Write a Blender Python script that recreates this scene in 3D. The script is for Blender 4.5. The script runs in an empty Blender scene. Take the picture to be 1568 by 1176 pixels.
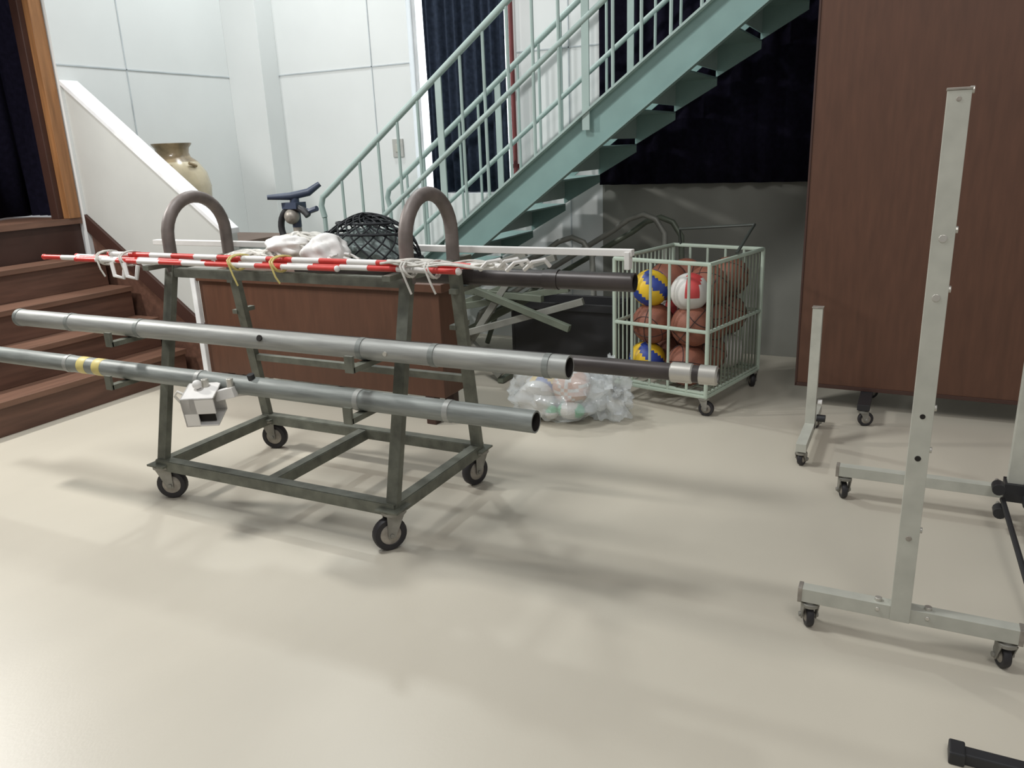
import bpy, bmesh, math, random
from mathutils import Vector, Matrix, noise
random.seed(7)
V=Vector
sc=bpy.context.scene
# ---------------------------------------------------------------- materials
MATS={}
def mat(name,col,rough=0.5,metal=0.0,var=0.12,scale=8.0,bump=0.0,bscale=60,emit=None,es=1.0,alpha=1.0,trans=0.0,stretch=None,spec=0.5,coat=0.0):
    if name in MATS: return MATS[name]
    m=bpy.data.materials.new(name); m.use_nodes=True
    nt=m.node_tree; b=nt.nodes["Principled BSDF"]
    tc=nt.nodes.new("ShaderNodeTexCoord"); mp=nt.nodes.new("ShaderNodeMapping")
    nt.links.new(tc.outputs["Object"],mp.inputs[0])
    if stretch: mp.inputs["Scale"].default_value=stretch
    n=nt.nodes.new("ShaderNodeTexNoise"); n.inputs["Scale"].default_value=scale; n.inputs["Detail"].default_value=5
    nt.links.new(mp.outputs[0],n.inputs["Vector"])
    r=nt.nodes.new("ShaderNodeValToRGB")
    r.color_ramp.elements[0].position=0.3; r.color_ramp.elements[1].position=0.72
    c0=[max(0,c*(1-var)) for c in col]; c1=[min(1,c*(1+var)) for c in col]
    r.color_ramp.elements[0].color=(*c0,1); r.color_ramp.elements[1].color=(*c1,1)
    nt.links.new(n.outputs["Fac"],r.inputs[0]); nt.links.new(r.outputs[0],b.inputs["Base Color"])
    b.inputs["Roughness"].default_value=rough; b.inputs["Metallic"].default_value=metal
    b.inputs["Specular IOR Level"].default_value=spec
    b.inputs["Coat Weight"].default_value=coat
    if bump>0:
        n2=nt.nodes.new("ShaderNodeTexNoise"); n2.inputs["Scale"].default_value=bscale
        nt.links.new(mp.outputs[0],n2.inputs["Vector"])
        bp=nt.nodes.new("ShaderNodeBump"); bp.inputs["Strength"].default_value=bump; bp.inputs["Distance"].default_value=0.01
        nt.links.new(n2.outputs["Fac"],bp.inputs["Height"]); nt.links.new(bp.outputs[0],b.inputs["Normal"])
    if emit: b.inputs["Emission Color"].default_value=(*emit,1); b.inputs["Emission Strength"].default_value=es
    if alpha<1: b.inputs["Alpha"].default_value=alpha
    if trans>0: b.inputs["Transmission Weight"].default_value=trans
    MATS[name]=m; return m
floorM=mat("floor_vinyl",(0.565,0.52,0.43),0.40,var=0.055,scale=1.6,bump=0.03,bscale=150,stretch=(1,.5,1))
wallM=mat("wall_white_paint",(0.74,0.76,0.75),0.7,var=0.03,scale=2)
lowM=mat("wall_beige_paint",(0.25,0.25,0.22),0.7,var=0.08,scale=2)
jointM=mat("panel_joint_grey",(0.50,0.54,0.56),0.8)
panelM=mat("parapet_cream_paint",(0.54,0.55,0.52),0.6,var=0.04,scale=3)
capM=mat("parapet_cap_white",(0.80,0.81,0.81),0.5)
stepM=mat("stage_wood_brown",(0.125,0.062,0.042),0.5,var=0.25,scale=5,stretch=(6,0.6,6))
nosM=mat("stage_nosing_wood",(0.17,0.09,0.06),0.45,var=0.2,scale=5,stretch=(6,0.6,6))
skirtM=mat("skirting_dark_brown",(0.055,0.024,0.017),0.5)
frameM=mat("stage_frame_wood",(0.30,0.14,0.055),0.4,var=0.3,scale=4,stretch=(8,8,0.6))
curtM=mat("curtain_navy",(0.008,0.007,0.016),0.95,var=0.3,scale=30,spec=0.1)
curtM2=mat("curtain_slate_blue",(0.022,0.030,0.048),0.95,var=0.3,scale=30,spec=0.1)
stairM=mat("stair_teal_paint",(0.22,0.34,0.32),0.45,var=0.08,scale=5)
railM=mat("rail_teal_paint",(0.37,0.47,0.44),0.4,var=0.08,scale=6)
boardM=mat("board_brown_laminate",(0.10,0.043,0.024),0.5,var=0.13,scale=7,stretch=(5,5,0.7))
cartM=mat("cart_olive_grey_paint",(0.14,0.145,0.115),0.55,metal=0.1,var=0.3,scale=18)
hoopM=mat("hoop_taupe_paint",(0.18,0.15,0.135),0.5,metal=0.1,var=0.2,scale=16)
pipeM=mat("pipe_grey_steel",(0.33,0.335,0.315),0.48,metal=0.25,var=0.2,scale=9,stretch=(0.6,6,6),bump=.05)
pipeM2=mat("pipe_dull_steel",(0.22,0.235,0.22),0.5,metal=0.2,var=0.3,scale=9,stretch=(0.6,6,6),bump=.05)
darkpipeM=mat("pipe_dark_brown",(0.055,0.045,0.042),0.4,metal=0.2,var=0.3,scale=8)
chromeM=mat("bright_steel",(0.56,0.54,0.49),0.35,metal=0.6,var=0.1)
holeM=mat("dark_hole",(0.015,0.012,0.01),0.9)
rubM=mat("caster_rubber",(0.022,0.02,0.022),0.55)
hubM=mat("caster_hub",(0.33,0.30,0.26),0.45,metal=0.3,var=0.3,scale=30)
forkM=mat("caster_fork_zinc",(0.28,0.27,0.24),0.45,metal=0.4,var=0.2,scale=20)
standM=mat("stand_ivory_paint",(0.46,0.46,0.40),0.45,var=0.09,scale=14)
whiteM=mat("white_plastic",(0.74,0.72,0.69),0.5,var=0.07)
redM=mat("red_tape",(0.58,0.045,0.035),0.45,var=0.12,scale=20)
ropeM=mat("white_rope",(0.62,0.60,0.55),0.8,var=0.2,scale=40)
yelM=mat("yellow_tape",(0.60,0.50,0.18),0.5)
blkM=mat("black_plastic",(0.02,0.02,0.022),0.5)
netM=mat("black_net",(0.010,0.012,0.015),0.8)
clothM=mat("grey_green_cloth",(0.24,0.29,0.28),0.8,var=.3,scale=12,bump=.5,bscale=30)
blueM=mat("blue_grey_plastic",(0.045,0.060,0.10),0.4)
bbM=mat("basketball_rubber",(0.26,0.095,0.058),0.6,var=0.15,scale=20,bump=0.3,bscale=250)
seamM=mat("ball_seam",(0.05,0.03,0.03),0.7)
vyM=mat("volleyball_yellow",(0.75,0.49,0.03),0.45); vbM=mat("volleyball_blue",(0.03,0.06,0.30),0.45)
vwM=mat("volleyball_white",(0.66,0.64,0.60),0.5); vrM=mat("volleyball_red",(0.55,0.06,0.06),0.5)
vgM=mat("ball_green",(0.17,0.5,0.30),0.5); voM=mat("ball_orange",(0.60,0.32,0.20),0.6)
baskM=mat("basket_green_white_wire",(0.46,0.54,0.45),0.45,var=0.08)
baskD=mat("basket_frame_dark",(0.08,0.09,0.08),0.5,metal=0.3)
vaseM=mat("vase_cream_glaze",(0.55,0.47,0.32),0.22,var=0.2,scale=6,coat=0.4)
vaseD=mat("vase_brown_glaze",(0.31,0.23,0.13),0.25,var=0.4,scale=9,coat=0.4)
ledgeB=mat("ledge_top_brown",(0.15,0.095,0.07),0.5)
hurM=mat("hurdle_grey_tube",(0.26,0.26,0.23),0.45,metal=0.2,var=0.2)
hurG=mat("hurdle_green_tube",(0.15,0.17,0.13),0.45,metal=0.2,var=0.2)
bagM=mat("clear_plastic_bag",(0.82,0.86,0.87),0.15,alpha=0.36,var=0.03,spec=0.9,bump=.4,bscale=25)
winM=mat("window_daylight_glass",(0.9,0.95,1),0.3,emit=(0.9,0.95,1.0),es=2.2)
redpM=mat("red_brown_pipe_paint",(0.16,0.03,0.03),0.5)
switchM=mat("switch_plate_plastic",(0.45,0.45,0.42),0.4)
# ---------------------------------------------------------------- builder
class B:
    def __init__(s,name): s.n=name; s.bm=bmesh.new(); s.m=[]
    def mi(s,m):
        if m not in s.m: s.m.append(m)
        return s.m.index(m)
    def face(s,vs,i,smooth=False):
        try: f=s.bm.faces.new(vs); f.material_index=i; f.smooth=smooth; return f
        except ValueError: return None
    def box(s,lo,hi,m,rot=None,piv=None):
        i=s.mi(m); lo=V(lo);hi=V(hi)
        vs=[]
        for x in (lo.x,hi.x):
            for y in (lo.y,hi.y):
                for z in (lo.z,hi.z):
                    p=V((x,y,z))
                    if rot: 
                        c=V(piv) if piv else (lo+hi)/2
                        p=c+rot@(p-c)
                    vs.append(s.bm.verts.new(p))
        for q in ((0,1,3,2),(4,6,7,5),(0,4,5,1),(2,3,7,6),(0,2,6,4),(1,5,7,3)): s.face([vs[k] for k in q],i)
    def beam(s,p0,p1,w,h,m,up=(0,0,1)):
        i=s.mi(m); p0=V(p0);p1=V(p1);d=(p1-p0).normalized();u=V(up)
        a=d.cross(u).normalized(); u=a.cross(d).normalized()
        r=[[s.bm.verts.new(p+a*(w/2)*x+u*(h/2)*y) for x,y in ((-1,-1),(1,-1),(1,1),(-1,1))] for p in (p0,p1)]
        for k in range(4): s.face([r[0][k],r[0][(k+1)%4],r[1][(k+1)%4],r[1][k]],i)
        s.face(r[0][::-1],i); s.face(r[1],i)
    def rev(s,prof,o,ax,m,seg=24,mats=None):
        o=V(o);ax=V(ax).normalized(); t=V((0,0,1)) if abs(ax.z)<.9 else V((1,0,0))
        a=ax.cross(t).normalized(); b=ax.cross(a)
        rings=[]
        for (r,h) in prof:
            if r<=1e-6: rings.append([s.bm.verts.new(o+ax*h)])
            else: rings.append([s.bm.verts.new(o+ax*h+(a*math.cos(2*math.pi*k/seg)+b*math.sin(2*math.pi*k/seg))*r) for k in range(seg)])
        for j in range(len(rings)-1):
            A,Bq=rings[j],rings[j+1]; i=s.mi(mats[j] if mats else m)
            for k in range(seg):
                k2=(k+1)%seg
                if len(A)==1 and len(Bq)==1: break
                if len(A)==1: s.face([A[0],Bq[k],Bq[k2]],i,True)
                elif len(Bq)==1: s.face([A[k],A[k2],Bq[0]],i,True)
                else: s.face([A[k],A[k2],Bq[k2],Bq[k]],i,True)
    def cyl(s,p0,p1,r,m,seg=16,r2=None):
        p0=V(p0);p1=V(p1);L=(p1-p0).length
        s.rev([(0,0),(r,0),(r if r2 is None else r2,L),(0,L)],p0,p1-p0,m,seg)
    def pipe(s,p0,p1,r,m,wall=.006,seg=28,depth=.25):
        p0=V(p0);p1=V(p1);L=(p1-p0).length; ri=r-wall
        s.rev([(0,depth),(ri,depth),(ri,0),(r,0),(r,L),(ri,L),(ri,L-depth),(0,L-depth)],p0,p1-p0,m,seg,[holeM,holeM,m,m,m,holeM,holeM])
    def tube(s,pts,r,m,seg=8,closed=False):
        pts=[V(p) for p in pts]; n=len(pts); i=s.mi(m)
        def tan(k):
            if closed: return (pts[(k+1)%n]-pts[k-1]).normalized()
            return (pts[min(k+1,n-1)]-pts[max(k-1,0)]).normalized()
        t=tan(0); u=t.cross(V((0,0,1)))
        if u.length<.05: u=t.cross(V((1,0,0)))
        u.normalize(); rings=[]
        for k in range(n):
            t=tan(k); u=(u-t*u.dot(t)); u.normalize(); w=t.cross(u)
            rr=r[k] if isinstance(r,list) else r
            rings.append([s.bm.verts.new(pts[k]+(u*math.cos(2*math.pi*q/seg)+w*math.sin(2*math.pi*q/seg))*rr) for q in range(seg)])
        for k in range(n if closed else n-1):
            A=rings[k];C=rings[(k+1)%n]
            for q in range(seg): s.face([A[q],A[(q+1)%seg],C[(q+1)%seg],C[q]],i,True)
        if not closed: s.face(rings[0][::-1],i); s.face(rings[-1],i)
    def prism(s,poly,axis,a,b,m):
        i=s.mi(m)
        f=(lambda p,t:V((p[0],t,p[1]))) if axis=='y' else ((lambda p,t:V((t,p[0],p[1]))) if axis=='x' else (lambda p,t:V((p[0],p[1],t))))
        A=[s.bm.verts.new(f(p,a)) for p in poly];C=[s.bm.verts.new(f(p,b)) for p in poly];n=len(poly)
        s.face(A[::-1],i);s.face(C,i)
        for k in range(n): s.face([A[k],A[(k+1)%n],C[(k+1)%n],C[k]],i)
    def sphere(s,c,r,m,fn=None,scl=(1,1,1),u=32,v=18,disp=0,freq=2.3,minz=None):
        c=V(c);rings=[];i0=s.mi(m)
        for j in range(v+1):
            th=math.pi*j/v
            if j in(0,v): rings.append([(V((0,0,math.cos(th))))])
            else: rings.append([V((math.sin(th)*math.cos(2*math.pi*k/u),math.sin(th)*math.sin(2*math.pi*k/u),math.cos(th))) for k in range(u)])
        def mk(d):
            rr=r*(1+disp*noise.noise(d*freq+c*5)) if disp else r
            p=c+V((d.x*scl[0],d.y*scl[1],d.z*scl[2]))*rr
            if minz is not None: p.z=max(p.z,minz)
            return s.bm.verts.new(p)
        vr=[[mk(d) for d in R] for R in rings]
        for j in range(v):
            A,C=vr[j],vr[j+1];a,cc=rings[j],rings[j+1]
            for k in range(u):
                k2=(k+1)%u
                if len(A)==1: q=[A[0],C[k],C[k2]];d=a[0]+cc[k]+cc[k2]
                elif len(C)==1: q=[A[k],C[0],A[k2]];d=a[k]+a[k2]+cc[0]
                else: q=[A[k],C[k],C[k2],A[k2]];d=a[k]+a[k2]+cc[k]+cc[k2]
                s.face(q,s.mi(fn(d.normalized())) if fn else i0,True)
    def done(s,bevel=0,loc=None,rotz=0):
        bmesh.ops.recalc_face_normals(s.bm,faces=s.bm.faces)
        for e in s.bm.edges:
            if len(e.link_faces)==2 and e.calc_face_angle(0)>0.7: e.smooth=False
        me=bpy.data.meshes.new(s.n); 
        if loc is not None or rotz:
            M=Matrix.Rotation(rotz,4,'Z'); bmesh.ops.transform(s.bm,matrix=M,verts=s.bm.verts)
        s.bm.to_mesh(me); s.bm.free()
        for m in s.m: me.materials.append(m)
        o=bpy.data.objects.new(s.n,me); sc.collection.objects.link(o)
        if loc is not None: o.location=loc
        if bevel:
            md=o.modifiers.new("bevel","BEVEL"); md.width=bevel; md.segments=2; md.limit_method='ANGLE'; md.angle_limit=.7
        return o
def arc(c,r,a0,a1,n,plane):
    out=[]
    for k in range(n+1):
        t=a0+(a1-a0)*k/n; p=(math.cos(t)*r,math.sin(t)*r)
        if plane=='yz': out.append(V((c[0],c[1]+p[0],c[2]+p[1])))
        elif plane=='xz': out.append(V((c[0]+p[0],c[1],c[2]+p[1])))
        else: out.append(V((c[0]+p[0],c[1]+p[1],c[2])))
    return out
def caster(b,x,y,ztop,r,ang=0,w=.03):
    d=V((math.cos(ang),math.sin(ang),0)); n=V((-d.y,d.x,0)); c=V((x,y,r))+d*r*.35
    b.rev([(0,-w/2),(r*.35,-w/2-.004),(r*.62,-w*.42),(r*.66,-w/2),(r*.93,-w/2),(r,-w*.3),(r,w*.3),(r*.93,w/2),(r*.66,w/2),(r*.62,w*.42),(r*.35,w/2+.004),(0,w/2)],c,n,rubM,24,[hubM,hubM,rubM,rubM,rubM,rubM,rubM,rubM,rubM,hubM,hubM])
    top=ztop-.012
    for sg in(-1,1):
        q=n*sg*(w/2+.008)
        i=b.mi(forkM)
        P=[V((x,y,top))-d*r*.55+q,V((x,y,top))+d*r*.55+q,c+d*r*.2+V((0,0,-.012))+q,c-d*r*.2+V((0,0,-.012))+q]
        O=[p+n*sg*.004 for p in P]
        A=[b.bm.verts.new(p) for p in P];C=[b.bm.verts.new(p) for p in O]
        b.face(A,i);b.face(C[::-1],i)
        for k in range(4): b.face([A[k],A[(k+1)%4],C[(k+1)%4],C[k]],i)
    b.cyl(c-n*(w/2+.018),c+n*(w/2+.018),.008,forkM,10)
    b.cyl((x,y,top-.006),(x,y,top+.006),r*.75,forkM,16)
    b.cyl((x,y,top),(x,y,ztop),r*.5,forkM,12)

# ---------------------------------------------------------------- room shell
b=B("floor"); b.box((-7,-4,-.1),(6,5.8,0),floorM); b.done()
b=B("wall_back")
b.box((-5.42,5.56,0),(-3.62,5.72,5),wallM); b.box((-2.76,5.56,0),(-2.05,5.72,5),wallM)
b.box((-3.62,5.56,0),(-2.76,5.72,1.12),wallM); b.box((-3.62,5.56,3.3),(-2.76,5.72,5),wallM)
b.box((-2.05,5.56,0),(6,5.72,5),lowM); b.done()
b=B("wall_left"); b.box((-5.42,3.80,0),(-5.30,5.56,5),wallM); b.done()
b=B("pillar_corner"); b.box((-5.30,5.36,0),(-4.93,5.56,5),wallM); b.done(.004)
b=B("trim_1")
b.box((-4.93,5.555,2.10),(-3.62,5.56,2.109),jointM); b.box((-3.98,5.555,0),(-3.972,5.56,5),jointM)
b.box((-2.70,5.555,2.10),(-2.05,5.56,2.109),jointM); b.box((-2.30,5.555,0),(-2.292,5.56,5),jointM)
b.box((-5.30,3.80,2.10),(-5.295,5.36,2.109),jointM); b.box((-5.30,4.35,1.1),(-5.295,4.358,5),jointM); b.done()
b=B("window_1")
b.box((-3.62,5.68,1.12),(-2.76,5.70,3.3),winM)
for x in(-3.62,-2.79): b.box((x,5.64,1.12),(x+.03,5.68,3.3),capM)
b.box((-3.62,5.64,1.12),(-2.76,5.68,1.15),capM); b.box((-3.62,5.64,3.27),(-2.76,5.68,3.3),capM); b.done()
def curtain(name,x0,x1,y,z0,z1,m,folds,amp,alongy=False):
    b=B(name);i=b.mi(m);n=folds*10;rows=8;g=[]
    for j in range(rows+1):
        z=z0+(z1-z0)*j/rows;row=[]
        for k in range(n+1):
            u=k/n;o=amp*math.sin(u*folds*2*math.pi+.6*math.sin(u*17))*(.8+.3*math.sin(u*31))+ .3*amp*math.sin(j*.7+u*9)
            x=x0+(x1-x0)*u
            row.append(b.bm.verts.new((y+o,x,z) if alongy else (x,y+o,z)))
        g.append(row)
    for j in range(rows):
        for k in range(n): b.face([g[j][k],g[j][k+1],g[j+1][k+1],g[j+1][k]],i,True)
    o=b.done(); md=o.modifiers.new("t","SOLIDIFY");md.thickness=.004;return o
curtain("window_curtain",-3.49,-2.80,5.585,1.13,3.28,curtM2,9,.020)
curtain("blackout_curtain",-2.05,2.2,5.50,1.17,4.6,curtM,26,.022)
b=B("curtain_rail"); b.cyl((-2.1,5.50,4.62),(2.3,5.50,4.62),.015,forkM)
for x in(-2.0,0,2.2): b.cyl((x,5.50,4.62),(x,5.56,4.62),.01,forkM)
b.done()
b=B("conduit_pipe"); b.cyl((-2.72,5.52,1.2),(-2.72,5.52,4.9),.017,redpM)
for z in(1.3,2.6,3.9): b.box((-2.75,5.52,z),(-2.69,5.56,z+.03),redpM)
b.done()
b=B("light_switch"); b.box((-3.83,5.548,1.41),(-3.73,5.56,1.55),switchM); b.box((-3.80,5.54,1.45),(-3.76,5.55,1.51),standM); b.done(.002)
# ---------------------------------------------------------------- stage + steps
b=B("stage_platform"); b.box((-7,-2,0),(-5.36,3.80,1.05),skirtM); b.box((-7,-2,1.05),(-5.33,3.80,1.09),nosM); b.done()
b=B("stage_steps")
xs=[-4.48,-4.70,-4.92,-5.14,-5.36]; zs=[.20,.41,.62,.83]
for k in range(4):
    b.box((-5.33,1.6,0 if k==0 else zs[k-1]),(xs[k],3.78,zs[k]-.035),stepM)
    b.box((-5.33,1.6,zs[k]-.035),(xs[k]+.02,3.78,zs[k]),nosM)
b.done(.003)
b=B("stage_frame_post"); b.box((-5.44,3.70,1.09),(-5.32,3.79,5),frameM); b.box((-5.46,3.66,1.09),(-5.38,3.70,5),skirtM); b.done(.004)
curtain("stage_curtain",-2,3.9,-5.95,1.10,5,curtM,30,.05,True)
b=B("stage_wing_curtain"); i=b.mi(curtM); g=[]
for j in (1.10,3,5):
    g.append([b.bm.verts.new((-5.98+.52*k/40,3.84+.02*math.sin(k*.9),j)) for k in range(41)])
for j in range(2):
    for k in range(40): b.face([g[j][k],g[j][k+1],g[j+1][k+1],g[j+1][k]],i,True)
b.done()
t=lambda x:1.14+.75*(-4.19-x); q=lambda x:.42+.72*(-4.34-x)
b=B("stage_stair_parapet")
xa,xb=-5.30,-3.98
b.prism([(xa,q(xa)),(xb,q(xb)),(xb,t(xb)),(xa,t(xa))],'y',3.82,3.92,panelM)
b.prism([(xa,q(xa)-.12),(xb,max(.0,q(xb)-.12)),(xb,q(xb)),(xa,q(xa))],'y',3.80,3.93,skirtM)
b.prism([(xa,0),(xb,0),(xb,max(.01,q(xb)-.12)),(xa,q(xa)-.12)],'y',3.83,3.91,stepM)
b.prism([(xa,t(xa)),(xb,t(xb)),(xb,t(xb)+.035),(xa,t(xa)+.035)],'y',3.80,3.94,capM); b.done(.003)
b=B("wall_ledge"); b.box((-5.29,4.16,0),(-4.2,4.64,.86),wallM); b.box((-5.29,4.14,.86),(-4.17,4.66,.90),ledgeB); b.done(.003)
b=B("ceramic_floor_vase")
pr=[(0,0),(.14,0),(.15,.02),(.19,.12),(.235,.25),(.245,.36),(.225,.46),(.17,.54),(.125,.575),(.115,.605),(.12,.64),(.14,.665),(.142,.675),(.125,.675),(.105,.63),(.10,.57),(.0,.5)]
b.rev(pr,(-5.01,4.40,.90),(0,0,1),vaseM,40,[vaseM]*7+[vaseD]*7+[holeM,holeM])
for s in range(3):
    b.tube([V((-5.01,4.40,.90+.50))+V((math.cos(.9*s-2+u)*(.205+.005*u),math.sin(.9*s-2+u)*(.205+.005*u),.03-.07*u)) for u in (0,.1,.2,.3)],.012,vaseD,8)
b.done()
# ---------------------------------------------------------------- steel stair
b=B("steel_staircase")
Y0,Y1=4.60,5.38; sl=.736; x0=-4.0
top=lambda x:(x-x0)*sl
xe=0.6
def stringer(ya,yb,fl):
    b.prism([(x0+.34,0),(x0+.0,0),(xe,top(xe)),(xe,top(xe)-.25)],'y',ya,yb,stairM)
    nrm=V((-sl,0,1)).normalized()
    b.beam(V((x0,ya+fl/2,0)),V((xe,ya+fl/2,top(xe))),abs(fl)+.01,.012,railM,up=nrm)
    b.beam(V((x0+.34,ya+fl/2,0)),V((xe,ya+fl/2,top(xe)-.25)),abs(fl)+.01,.012,stairM,up=nrm)
stringer(Y0,Y0+.012,-.045)
b.prism([(x0+.12,0),(x0,0),(xe,top(xe)),(xe,top(xe)-.09)],'y',Y1-.012,Y1,stairM)
run=.262;rise=run*sl
n=int((xe-x0)/run)
for k in range(n):
    xn=x0+.16+k*run; z=top(xn)-.03
    b.box((xn,Y0+.012,z-.010),(xn+.27,Y1-.012,z),stairM)
    b.box((xn,Y0+.012,z-.155),(xn+.008,Y1-.012,z-.010),railM)
    b.prism([(xn,z-.010),(xn+.27,z-.010),(xn+.27,z-.05),(xn+.01,z-.19),(xn,z-.19)],'y',Y1-.022,Y1-.012,stairM)
def rail(y,xs0,tall=1.0,sp=.165):
    hz=lambda x:top(x)+tall
    b.tube([V((xs0-.03,y,hz(xs0)-.16)),V((xs0-.05,y,hz(xs0)-.08)),V((xs0-.03,y,hz(xs0)-.02)),V((xs0,y,hz(xs0)))]+[V((xe,y,hz(xe)))],.021,railM,10)
    b.tube([V((xs0-.03,y,hz(xs0)-.16)),V((xs0-.03,y,top(xs0)))],.016,railM,8)
    b.tube([V((xs0,y,top(xs0)+.50)),V((xe,y,top(xe)+.50))],.017,railM,10)
    x=xs0+.15;k=0
    while x<xe:
        if k%6==5: b.beam((x,y,top(x)-.1),(x,y,hz(x)),.045,.012,railM,up=(0,1,0))
        else: b.tube([(x,y,top(x)),(x,y,hz(x))],.010,railM,6)
        x+=sp;k+=1
rail(Y0-.03,-3.75); rail(Y1+.0,-3.75)
b.box((x0-.02,Y0-.06,0),(x0+.36,Y0+.03,.02),stairM); b.box((x0-.02,Y1-.04,0),(x0+.3,Y1+.03,.02),stairM)
b.done()
# ---------------------------------------------------------------- brown box behind cart
b=B("vaulting_box_bench")
b.box((-3.93,3.50,.16),(-2.2,3.76,.74),boardM); b.box((-3.96,3.48,.74),(-2.17,3.78,.785),boardM)
b.box((-3.93,3.485,.44),(-2.2,3.50,.455),skirtM)
for x in(-3.85,-2.33):
    b.box((x,3.50,0),(x+.06,3.56,.16),skirtM);b.box((x,3.70,0),(x+.06,3.76,.16),skirtM)
b.box((-3.97,3.47,.1),(-3.93,3.50,.785),capM)
b.done(.004)
b=B("exercise_bike")
bx,by=-3.62,4.15
b.beam((bx-.25,by,.03),(bx+.35,by,.03),.05,.04,blkM)
for x in(bx-.25,bx+.35): b.cyl((x,by-.22,.03),(x,by+.22,.03),.028,blkM)
b.rev([(0,-.05),(.2,-.05),(.22,-.03),(.22,.03),(.2,.05),(0,.05)],(bx-.02,by,.33),(0,1,0),blkM,28)
b.cyl((bx-.05,by,.5),(bx-.05,by,1.10),.028,hubM); b.cyl((bx+.22,by,.05),(bx+.30,by,.72),.025,hubM)
b.sphere((bx+.31,by,.76),.1,blkM,scl=(1.3,.9,.4))
b.tube(arc((bx-.04,by-.02,1.0),.13,.6,math.pi*1.25,16,'xz'),.022,blkM,10)
b.box((bx-.12,by-.05,1.12),(bx+.0,by+.05,1.16),blueM); b.tube([(bx-.17,by-.12,1.20),(bx-.06,by-.02,1.20),(bx+.03,by+.05,1.22),(bx+.09,by+.10,1.27)],[.016,.026,.026,.018],blueM,10)
b.tube([(bx-.06,by,1.13),(bx+.06,by,1.10),(bx+.13,by,1.12)],.018,blueM,8)
b.cyl((bx-.05,by,1.0),(bx-.05,by,1.2),.03,blueM); b.sphere((bx-.06,by-.03,1.07),.05,hubM)
b.done()
# ---------------------------------------------------------------- CART
cx0,cx1,cy0,cy1=-2.90,-1.67,2.24,2.90
b=B("post_storage_cart")
zr=.185
def angle(p0,p1,s1=.045):
    p0=V(p0);p1=V(p1)
    b.beam(p0,p1,s1,.006,cartM); 
    d=(p1-p0).normalized();a=d.cross(V((0,0,1))).normalized()
    b.beam(p0+a*s1*.5-V((0,0,s1/2)),p1+a*s1*.5-V((0,0,s1/2)),.006,s1,cartM)
for y in(cy0,cy1): angle((cx0-.02,y,zr),(cx1+.02,y,zr))
for x in(cx0,(cx0+cx1)/2,cx1): angle((x,cy0,zr-.003),(x,cy1,zr-.003))
hy0,hy1=2.455,2.785;hc=(hy0+hy1)/2;hr=(hy1-hy0)/2
for x in(cx0,cx1):
    b.beam((x,cy0,zr-.02),(x,hy0,1.03),.048,.03,cartM,up=(0,1,0)); b.beam((x,cy1,zr-.02),(x,hy1,1.03),.048,.03,cartM,up=(0,1,0))
    b.tube([(x,hy0,.98),(x,hy0,1.13)]+arc((x,hc,1.13),hr,math.pi,0,16,'yz')+[(x,hy1,1.13),(x,hy1,.98)],.027,hoopM,14)
    b.beam((x,hy0,1.01),(x,hy1,1.01),.04,.03,cartM)
    for z,yo in((.735,.27),(.56,.26)):
        yl=cy0+(z-zr)/(1.03-zr)*(hy0-cy0)
        ye=yl-yo
        b.beam((x-.035,yl+.02,z),(x-.035,ye,z),.035,.02,cartM); b.beam((x-.035,ye,z-.01),(x-.035,ye,z+.05),.035,.012,cartM,up=(0,1,0))
        yr=cy1-(z-zr)/(1.03-zr)*(cy1-hy1)
        b.beam((x-.035,yr-.02,z),(x-.035,yr+.10,z),.03,.02,cartM)
    b.beam((x,hy0-.14,1.02),(x,hy0+.02,1.02),.035,.02,cartM); b.beam((x,hy1-.02,1.02),(x,hy1+.12,1.02),.035,.02,cartM)
    b.beam((x,hy1-.02,.895),(x,hy1+.18,.895),.035,.02,cartM)
angle((cx0,hy0,1.0),(cx1,hy0,1.0),.035); angle((cx0,hy1,1.0),(cx1,hy1,1.0),.035)
b.beam((cx0,cy1-.04,.5),(cx1,cy1-.04,.5),.03,.03,cartM)
for x,y,an in((cx0,cy0,.5),(cx1,cy0,-2.2),(cx1,cy1,-1.9),(cx0,cy1,.3)): 
    caster(b,x,y,zr-.02,.066,an,.036)
    b.box((x-.05,y-.05,zr-.024),(x+.05,y+.05,zr-.016),cartM)
b.done(.002)
b=B("volleyball_post"); b.pipe((-3.67,2.215,.785),(-.93,2.215,.785),.038,pipeM)
for x in(-3.66,-3.30,-2.86,-1.72,-1.42,-1.0): b.rev([(.037,-.012),(.0405,-.010),(.0405,.010),(.037,.012)],(x,2.215,.785),(1,0,0),pipeM2,28)
b.cyl((-2.17,2.215-.037,.80),(-2.17,2.215-.042,.802),.012,holeM); b.cyl((-1.6,2.215-.037,.785),(-1.6,2.215-.043,.785),.008,chromeM); b.done()
b=B("volleyball_post"); b.pipe((-3.90,2.17,.608),(-1.03,2.17,.608),.037,pipeM2)
for x in(-3.3,-2.5,-1.72,-1.35): b.rev([(.036,-.012),(.0395,-.010),(.0395,.010),(.036,.012)],(x,2.17,.608),(1,0,0),pipeM,28)
b.rev([(.0373,0),(.0378,.001),(.0378,.05),(.0373,.051)],(-3.22,2.17,.608),(1,0,0),yelM,28)
b.rev([(.0373,0),(.0378,.001),(.0378,.05),(.0373,.051)],(-3.12,2.17,.608),(1,0,0),yelM,28)
b.cyl((-2.22,2.17-.01,.64),(-2.22,2.155,.66),.014,blkM); b.done()
b=B("tennis_post"); b.pipe((-3.0,2.312,.772),(-.50,2.312,.772),.027,darkpipeM)
b.rev([(.026,-.035),(.031,-.03),(.031,.03),(.026,.035)],(-.60,2.312,.772),(1,0,0),chromeM,24); b.rev([(.026,0),(.030,0),(.030,.05),(.022,.055)],(-.545,2.312,.772),(1,0,0),chromeM,24); b.done()
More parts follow.
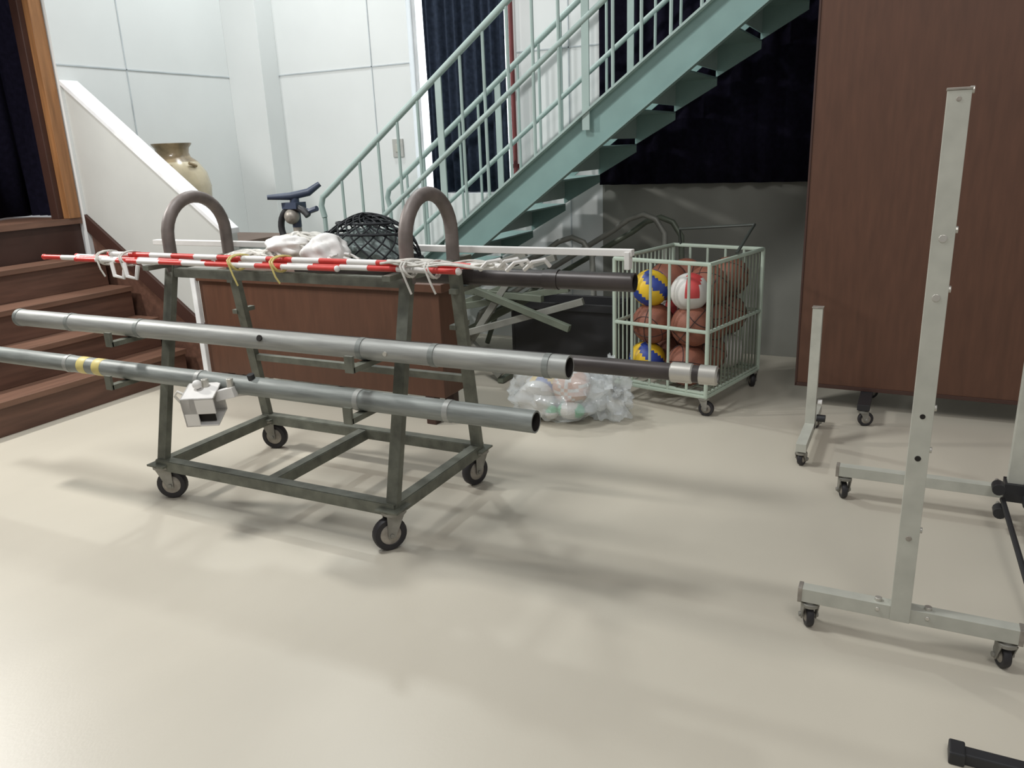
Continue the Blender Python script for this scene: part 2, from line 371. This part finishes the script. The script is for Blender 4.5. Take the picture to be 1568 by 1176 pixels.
b=B("steel_post"); b.pipe((-2.55,2.865,.945),(-.93,2.865,.945),.036,darkpipeM)
b.rev([(.036,0),(.040,0),(.040,.06),(.036,.06)],(-1.3,2.865,.945),(1,0,0),darkpipeM,28); b.done()
b=B("white_square_bar"); b.beam((-3.45,2.84,1.06),(-.93,2.84,1.06),.035,.025,whiteM); b.beam((-.945,2.83,1.065),(-.945,2.83,1.0),.04,.02,whiteM,up=(1,0,0)); b.done(.002)
def striped(name,p0,p1,r,n,off=0):
    b=B(name);p0=V(p0);p1=V(p1)
    for k in range(n):
        a=p0.lerp(p1,k/n);c=p0.lerp(p1,(k+1)/n); b.cyl(a,c,r,redM if (k+off)%2 else whiteM,12)
    b.sphere(p0,r*1.2,redM,u=10,v=6); b.sphere(p1,r*1.2,whiteM,u=10,v=6); b.done()
striped("net_antenna_pole",(-3.62,2.355,1.046),(-1.65,2.41,1.046),.011,16,1)
striped("net_antenna_pole",(-3.45,2.40,1.047),(-1.40,2.365,1.047),.011,16)
striped("net_antenna_pole",(-3.20,2.383,1.066),(-1.22,2.375,1.066),.011,15)
striped("net_antenna_pole",(-3.35,2.325,1.046),(-1.9,2.335,1.046),.010,11,1)
b=B("rope_lashing")
for x,m in((-3.2,ropeM),(-3.05,ropeM),(-2.42,yelM),(-2.2,yelM),(-1.6,ropeM),(-1.5,ropeM)):
    for k in range(2):
        pts=[]
        for j in range(14):
            a=2*math.pi*j/14; pts.append((x+k*.012+.01*math.sin(a*2),2.368+.055*math.cos(a),1.052+.03*math.sin(a)))
        b.tube(pts,.004,m,6,closed=True)
    b.tube([(x,2.315,1.05),(x+.02,2.31,1.01),(x+.03,2.32,.985-random.random()*.03)],.004,m,6)
for k in range(5):
    y=2.33+.02*k; pts=[]
    for j in range(22):
        u=j/21; pts.append((-1.70+.45*u+.01*math.sin(u*9+k),y+.015*math.sin(u*7+k*2),1.072+.006*math.sin(u*12+k*1.3)))
    b.tube(pts,.005,ropeM,6)
for k in range(4):
    c=V((-1.30+.05*k,2.34+.03*(k%2),1.06)); b.tube([c,c+V((.04,-.02,.03)),c+V((.07,.01,.035)),c+V((.08,.03,.01))],.007,whiteM,6)
for x in (-3.1,-3.02): b.tube([(x,2.31,1.04),(x+.02,2.30,.985),(x+.06,2.31,.975),(x+.07,2.32,1.03)],.009,whiteM,6)
b.done()
b=B("rolled_volleyball_net")
def heap(b,c,sx,sy,sz,m,n,r,rs=1):
    random.seed(rs)
    for k in range(n):
        ph=random.random()*6.28; th=random.uniform(.1,1.0); pts=[]; w=random.uniform(1.5,4); e=random.random()*6
        for j in range(30):
            u=j/29; a=ph+u*w; h=abs(math.cos(th*1.2+.5*math.sin(a*1.7+e)))
            rr=math.sqrt(max(0,1-h*h))*(1+.04*math.sin(a*5+e))
            pts.append((c[0]+sx*rr*math.cos(a),c[1]+sy*rr*math.sin(a),c[2]+sz*h*(1+.05*math.sin(a*4+k))))
        b.tube(pts,r*random.uniform(.7,1.4),m,6)
b.sphere((-2.24,2.57,1.06),.11,ropeM,scl=(1.5,1.0,.75),disp=.35,u=64,v=40,freq=2.2,minz=1.022)
b.sphere((-2.10,2.52,1.07),.085,whiteM,scl=(1.15,1,.95),disp=.25,u=48,v=30,freq=2,minz=1.022)
b.sphere((-2.27,2.50,1.10),.065,whiteM,scl=(1.5,1,.75),disp=.3,u=48,v=30,freq=2,minz=1.022)
b.sphere((-2.47,2.54,1.04),.05,ropeM,scl=(2.2,1.0,.5),disp=.5,u=48,v=30,freq=3,minz=1.022)
heap(b,(-2.25,2.55,1.03),.18,.12,.115,ropeM,24,.0055,3)
heap(b,(-2.47,2.52,1.03),.20,.09,.045,ropeM,24,.006,5)
heap(b,(-2.02,2.50,1.03),.10,.07,.05,whiteM,10,.005,9)
b.done()
b=B("black_ball_net")
c=V((-2.03,2.70,1.035)); sx,sy,sz=.25,.12,.165
for k in range(21):
    for sg in(1,-1):
        pts=[]
        for j in range(20):
            u=j/19; a=2*math.pi*k/21+sg*u*1.3; th=u*math.pi/2
            pts.append(c+V((sx*math.sin(th)*math.cos(a),sy*math.sin(th)*math.sin(a),sz*math.cos(th)*(1+.10*math.sin(a*3+1)))))
        b.tube(pts,.0036,netM,5)
b.sphere(c,.105,clothM,scl=(1.9,.9,1.1),disp=.4,u=48,v=30,freq=3,minz=1.022)
for f_ in (.55,.8,1.02): b.tube([c+V((sx*f_*math.cos(a/3),sy*f_*math.sin(a/3),sz*math.sqrt(max(0,1-f_*f_))*1.03)) for a in range(19)],.006 if f_<1 else .010,netM,6,closed=True)
b.done()
b=B("net_hook_bracket")
M=Matrix.Rotation(.5,3,'Z')@Matrix.Rotation(.25,3,'X')
c=V((-2.40,2.075,.545)); s_=.062
for lo,hi in (((-s_,-s_,-s_),(s_,s_,-s_+.008)),((-s_,-s_,s_-.008),(s_,s_,s_)),((-s_,-s_,-s_),(-s_+.008,s_,s_)),((-s_,s_-.008,-s_),(s_,s_,s_)),((-s_,-s_,-s_*.1),(s_,-s_+.008,s_)),((-s_,-s_,-s_),(-s_*.1,-s_+.008,s_))):
    b.box(c+V(lo),c+V(hi),whiteM,rot=M,piv=c)
b.box(c+V((-s_*.8,-s_*.7,-s_*.8)),c+V((s_*.8,-s_*.6,s_*.8)),holeM,rot=M,piv=c)
b.cyl(c+V((0,.02,s_)),c+V((0,.02,s_+.035)),.014,chromeM,12); b.cyl(c+V((0.10,.05,.05)),c+V((.10,.05,.10)),.013,chromeM,12)
b.sphere(c+V((-.01,-.01,s_+.02)),.018,whiteM); b.beam(c+V((.04,.03,.03)),c+V((.12,.05,.05)),.03,.04,whiteM)
b.tube([c+V((-.05,-.02,.03)),c+V((-.10,-.03,.05)),c+V((-.12,-.03,.03)),c+V((-.10,-.02,.0))],.006,ropeM,6)
b.done(.002)
# ---------------------------------------------------------------- ball basket
b=B("ball_basket_cart")
W,D,z0b,z1b=.58,.68,.11,.83
def loop(z,m,r,ins=0): 
    w,d=W/2-ins,D/2-ins
    b.tube([(-w,-d,z),(w,-d,z),(w,d,z),(-w,d,z)],r,m,8,closed=False); b.tube([(-w,d,z),(-w,-d,z)],r,m,8)
for z,m,r in((z0b,baskM,.013),(z1b,baskM,.012),(.47,baskM,.011),(z0b+.02,baskM,.008)): loop(z,m,r)
for sx in(-1,1):
    for sy in(-1,1): b.cyl((sx*W/2,sy*D/2,z0b),(sx*W/2,sy*D/2,z1b),.012,baskM,8); caster(b,sx*(W/2-.02),sy*(D/2-.02),z0b,.042,1.2*sx+sy,.026)
for k in range(1,5):
    x=-W/2+W*k/5
    for y in(-D/2,D/2): b.cyl((x,y,z0b),(x,y,z1b),.008,baskM,6)
for k in range(1,15):
    y=-D/2+D*k/15
    for x in(-W/2,W/2): b.cyl((x,y,z0b),(x,y,z1b),.005,baskM if x<0 else hurG,6)
for k in range(1,8): b.cyl((-W/2+W*k/8,-D/2,z0b),(-W/2+W*k/8,D/2,z0b),.004,baskM,6)
for k in range(1,8): b.cyl((-W/2,-D/2+D*k/8,z0b),(W/2,-D/2+D*k/8,z0b),.004,baskM,6)
b.tube([(-.24,D/2,z1b),(-.24,D/2-.02,z1b+.10),(.24,D/2-.02,z1b+.14),(.29,D/2-.2,z1b+.12),(.29,-.02,z1b+.02)],.009,baskD,8)
b.done(loc=(-1.145,4.53,0),rotz=-.23)
def ball_fn_volley(d):
    a=math.atan2(d.y,d.x)+d.z*1.3
    return vyM if math.sin(a*3)>-.2 else vbM
def ball_fn_red(d):
    return vrM if (abs(d.x-.3)<.35 and d.z>-.1) else vwM
def basketball(b,c,R=.12):
    b.sphere(c,R,bbM)
    q=Matrix.Rotation(random.random()*3,3,'X')@Matrix.Rotation(random.random()*3,3,'Z')
    for M in(Matrix.Identity(3),Matrix.Rotation(math.pi/2,3,'X')):
        b.tube([V(c)+q@(M@V((math.cos(a*math.pi/16),math.sin(a*math.pi/16),0)))*(R+.0003) for a in range(32)],.0025,seamM,5,closed=True)
    for sg in(-1,1):
        pts=[]
        for a in range(32):
            t_=a*math.pi/16; d=V((math.cos(t_)*.75,math.sin(t_),sg*.62)); d.normalize(); pts.append(V(c)+q@V((d.z,d.x,d.y))*(R+.0003))
        b.tube(pts,.0025,seamM,5,closed=True)
b=B("sports_balls_pile")
L1=[(-.14,-.21),(.12,-.215),(-.15,.02),(.12,.02),(-.13,.22),(.13,.22)]
def rz(p,a=-.23): return V((p[0]*math.cos(a)-p[1]*math.sin(a),p[0]*math.sin(a)+p[1]*math.cos(a),p[2]))
oc=V((-1.145,4.53,0))
lay=[(.245,['v','bb','bb','bb','bb','w']),(.455,['bb','bb','r','bb','bb','bb']),(.66,['v','r','bb','bb','bb','bb'])]
random.seed(4)
for li,(z,ks) in enumerate(lay):
    for bi,((x,y),k) in enumerate(zip(L1,ks)):
        dx=.02 if (li==1 and bi<2) else 0
        c=oc+rz((x+dx+random.uniform(-.012,.012),y+random.uniform(-.01,.01),z+random.uniform(-.015,.015)))
        R=.118 if k=='bb' else .105
        if k=='bb': basketball(b,c,R)
        elif k=='v': b.sphere(c,R,vyM,fn=ball_fn_volley)
        elif k=='r': b.sphere(c,R,vwM,fn=ball_fn_red)
        else: b.sphere(c,R,vwM)
b.done()
# ---------------------------------------------------------------- bag of balls
b=B("plastic_bag_of_balls")
b.sphere((-1.80,3.80,.108),.105,vwM); b.sphere((-1.83,4.0,.108),.105,vyM,fn=ball_fn_volley)
b.sphere((-1.62,3.88,.175),.105,voM,fn=lambda d: vwM if math.sin(6*math.atan2(d.z,d.x))>.7 else voM)
b.sphere((-1.59,3.80,.068),.060,vgM,fn=lambda d: vgM if abs(d.x)>.55 else vwM,scl=(1.3,1,.8))
b.sphere((-1.70,3.78,.052),.040,vwM,fn=lambda d: vgM if d.z>.2 else vwM)
b.sphere((-1.69,3.88,.15),.25,bagM,scl=(1.12,1.0,.66),disp=.25,u=64,v=40,freq=3.5,minz=.003)
b.sphere((-1.44,3.94,.14),.15,bagM,scl=(.9,.8,1.05),disp=.6,u=56,v=36,freq=3.5,minz=.003)
b.sphere((-1.42,3.96,.28),.05,bagM,scl=(.6,.6,1.3),disp=.8,u=32,v=20,freq=4)
b.done()
# ---------------------------------------------------------------- frames under the stair
b=B("hurdle_frames_stack")
for y,x1,z1,m in((5.10,-1.50,1.00,hurM),(4.97,-1.95,.86,hurM),(5.22,-1.42,.97,hurG)):
    xs_=x1-1.35
    pts=[V((xs_,y,.28)),V((x1-.30,y,z1-.10)),V((x1-.2,y,z1-.03)),V((x1-.1,y,z1)),V((x1-.02,y,z1-.03)),V((x1+.04,y,z1-.12)),V((x1+.05,y,z1-.4)),V((x1+.02,y,.02))]
    b.tube(pts,.019,m,10); b.tube([(xs_,y,.28),(xs_-.1,y,.02)],.019,m,10)
    b.tube([(x1+.02,y,.02),(x1-.5,y-.10,.02)],.018,m,8)
for k,(a,c) in enumerate((((-3.3,4.42,.38),(-1.95,4.46,.80)),((-3.1,4.38,.30),(-2.0,4.40,.72)),((-2.9,4.40,.55),(-2.15,4.46,.82)),((-3.0,4.47,.10),(-1.9,4.50,.66)),((-2.6,4.36,.15),(-2.2,4.38,.70)),((-3.2,4.45,.6),(-2.0,4.36,.56)),((-2.3,4.34,.05),(-2.9,4.38,.62)),((-2.75,4.34,.45),(-1.85,4.42,.62)),((-2.6,4.30,.30),(-1.75,4.40,.55)),((-2.5,4.32,.62),(-1.8,4.30,.40)))):
    b.beam(a,c,.04,.04,(hurM,hurG)[k%2])
for x in(-3.0,-2.3): b.beam((x,4.33,.02),(x,4.53,.02),.04,.03,hurG); b.beam((x,4.43,.02),(x,4.43,.45),.03,.03,hurG)
b.done(.002)
b=B("black_storage_crate")
b.box((-2.35,4.62,.0),(-1.62,4.95,.03),blkM)
for lo,hi in (((-2.35,4.62,.03),(-2.33,4.95,.48)),((-1.64,4.62,.03),(-1.62,4.95,.48)),((-2.33,4.62,.03),(-1.64,4.64,.48)),((-2.33,4.93,.03),(-1.64,4.95,.48))): b.box(lo,hi,blkM)
b.box((-2.37,4.60,.44),(-1.60,4.62,.49),blkM); b.done(.004)
# ---------------------------------------------------------------- brown board on castors
b=B("rolling_partition_board")
b.box((-.52,4.49,.14),(1.45,4.525,2.55),boardM); b.box((-.525,4.485,.12),(1.455,4.53,.14),skirtM); b.box((-.53,4.485,.12),(-.52,4.53,2.56),skirtM)
for x in(-.16,1.1):
    b.box((x-.03,4.24,.09),(x+.03,4.80,.12),blkM); b.box((x-.02,4.50,.10),(x+.02,4.54,.5),blkM)
    for y in(4.27,4.77): caster(b,x,y,.09,.038,.4,.024)
b.done(.002)
# ---------------------------------------------------------------- stands on the right
def stand_T(name,xp,y,ztop,xa,xb,zb=.115,holes=(),w=.052):
    b=B(name)
    b.box((xp-w/2,y-.024,zb-.022),(xp+w/2,y+.022,ztop),standM)
    b.box((xa,y-.02,zb-.022),(xb,y+.02,zb+.022),standM)
    for x in(xa,xb): b.box((x-.006,y-.022,zb-.024),(x+.006,y+.022,zb+.024),hubM)
    b.box((xp-w/2-.002,y-.026,ztop),(xp+w/2+.002,y+.024,ztop+.006),hubM)
    for x in(xa+.03,xb-.03): caster(b,x,y,zb-.022,.036,1.9,.022)
    for z,m,r in holes:
        b.cyl((xp,y-.020,z),(xp,y-.0255,z),r,m,14)
        b.cyl((xp+w*.5-.004,y,z+.02),(xp+w*.5+.006,y,z+.02),.009,chromeM,8)
    for x in(xp-.06,xp+.07): b.cyl((x,y-.024,zb+.005),(x,y-.018,zb+.005),.006,chromeM,10); b.cyl((x,y,zb+.02),(x,y,zb+.032),.01,chromeM,10)
    return b
b=stand_T("adjustable_rack_stand",.06,2.30,1.54,-.215,.36,holes=((1.52,hubM,.006),(1.19,chromeM,.010),(1.04,chromeM,.010),(.72,holeM,.007),(.60,holeM,.008),(.36,hubM,.008))); b.done(.003)
b=stand_T("adjustable_rack_stand",.42,3.31,1.60,-.20,.62,zb=.125)
b.box((.385,3.27,.10),(.455,3.35,.17),blkM)
for c in((.36,3.25,.17),(.37,3.22,.09),(.46,3.24,.13)): b.cyl(c,V(c)+V((0,-.05,0)),.022,blkM,14); b.cyl(V(c)+V((0,.05,0)),c,.008,chromeM,8)
b.tube([(.38,3.24,.12),(.40,2.85,.10),(.43,2.45,.05)],.010,blkM,8)
b.done(.003)
b=B("short_stand_post")
b.box((-.40,3.88,.08),(-.355,3.92,.68),standM); b.box((-.403,3.877,.68),(-.352,3.923,.685),hubM)
b.box((-.40,3.58,.075),(-.355,4.20,.115),standM)
for y in(3.61,4.15): caster(b,-.378,y,.075,.034,1.3,.022)
b.cyl((-.35,3.90,.14),(-.31,3.90,.14),.018,blkM,12); b.cyl((-.35,3.9,.22),(-.33,3.9,.22),.014,whiteM,10)
b.done(.003)
b=B("black_base_foot"); b.box((.19,1.85,.0),(.60,1.885,.03),blkM); b.box((.185,1.84,.0),(.22,1.895,.034),blkM); b.box((.56,1.84,0),(.60,1.895,.034),blkM); b.done(.004)

# ---------------------------------------------------------------- lights
def area(name,loc,target,size,sy,power,col=(1,1,1)):
    l=bpy.data.lights.new(name,'AREA'); l.shape='RECTANGLE'; l.size=size; l.size_y=sy; l.energy=power; l.color=col
    o=bpy.data.objects.new(name,l); sc.collection.objects.link(o); o.location=loc
    o.rotation_euler=(V(target)-V(loc)).to_track_quat('-Z','Y').to_euler(); return o
area("stage_side_lamp",(-5.2,2.15,2.60),(-.5,2.55,0),.22,.22,72,(1,.98,.95))
area("gym_ceiling_lamp",(-3.0,1.5,4.8),(-2.0,2.6,0),.7,.7,110,(.98,1,1))
area("gym_ceiling_lamp.001",(1.0,-1.0,5.0),(0,2.5,0),1.5,1.5,70,(1,.98,.96))
area("stair_hall_lamp",(-4.3,4.9,4.6),(-2.9,5.2,0),.25,.25,60,(.95,1,1))
w=bpy.data.worlds.new("World"); sc.world=w; w.use_nodes=True
bg=w.node_tree.nodes["Background"]; bg.inputs[0].default_value=(.97,.98,1,1); bg.inputs[1].default_value=.33
sc.view_settings.view_transform='Standard'
# ---------------------------------------------------------------- camera
p=math.radians(16.53);r=math.radians(2.3);a=math.radians(27.1)
F=V((-math.sin(a)*math.cos(p),math.cos(a)*math.cos(p),-math.sin(p)))
R0=V((math.cos(a),math.sin(a),0));U0=R0.cross(F)
R=math.cos(r)*R0-math.sin(r)*U0;U=math.sin(r)*R0+math.cos(r)*U0
cd=bpy.data.cameras.new("camera");cd.lens=36*1220/1568;cd.sensor_width=36;cd.clip_start=.05
co=bpy.data.objects.new("camera",cd);sc.collection.objects.link(co)
M=Matrix((R,U,-F)).transposed().to_4x4(); M.translation=V((0,0,1.45)); co.matrix_world=M
sc.camera=co
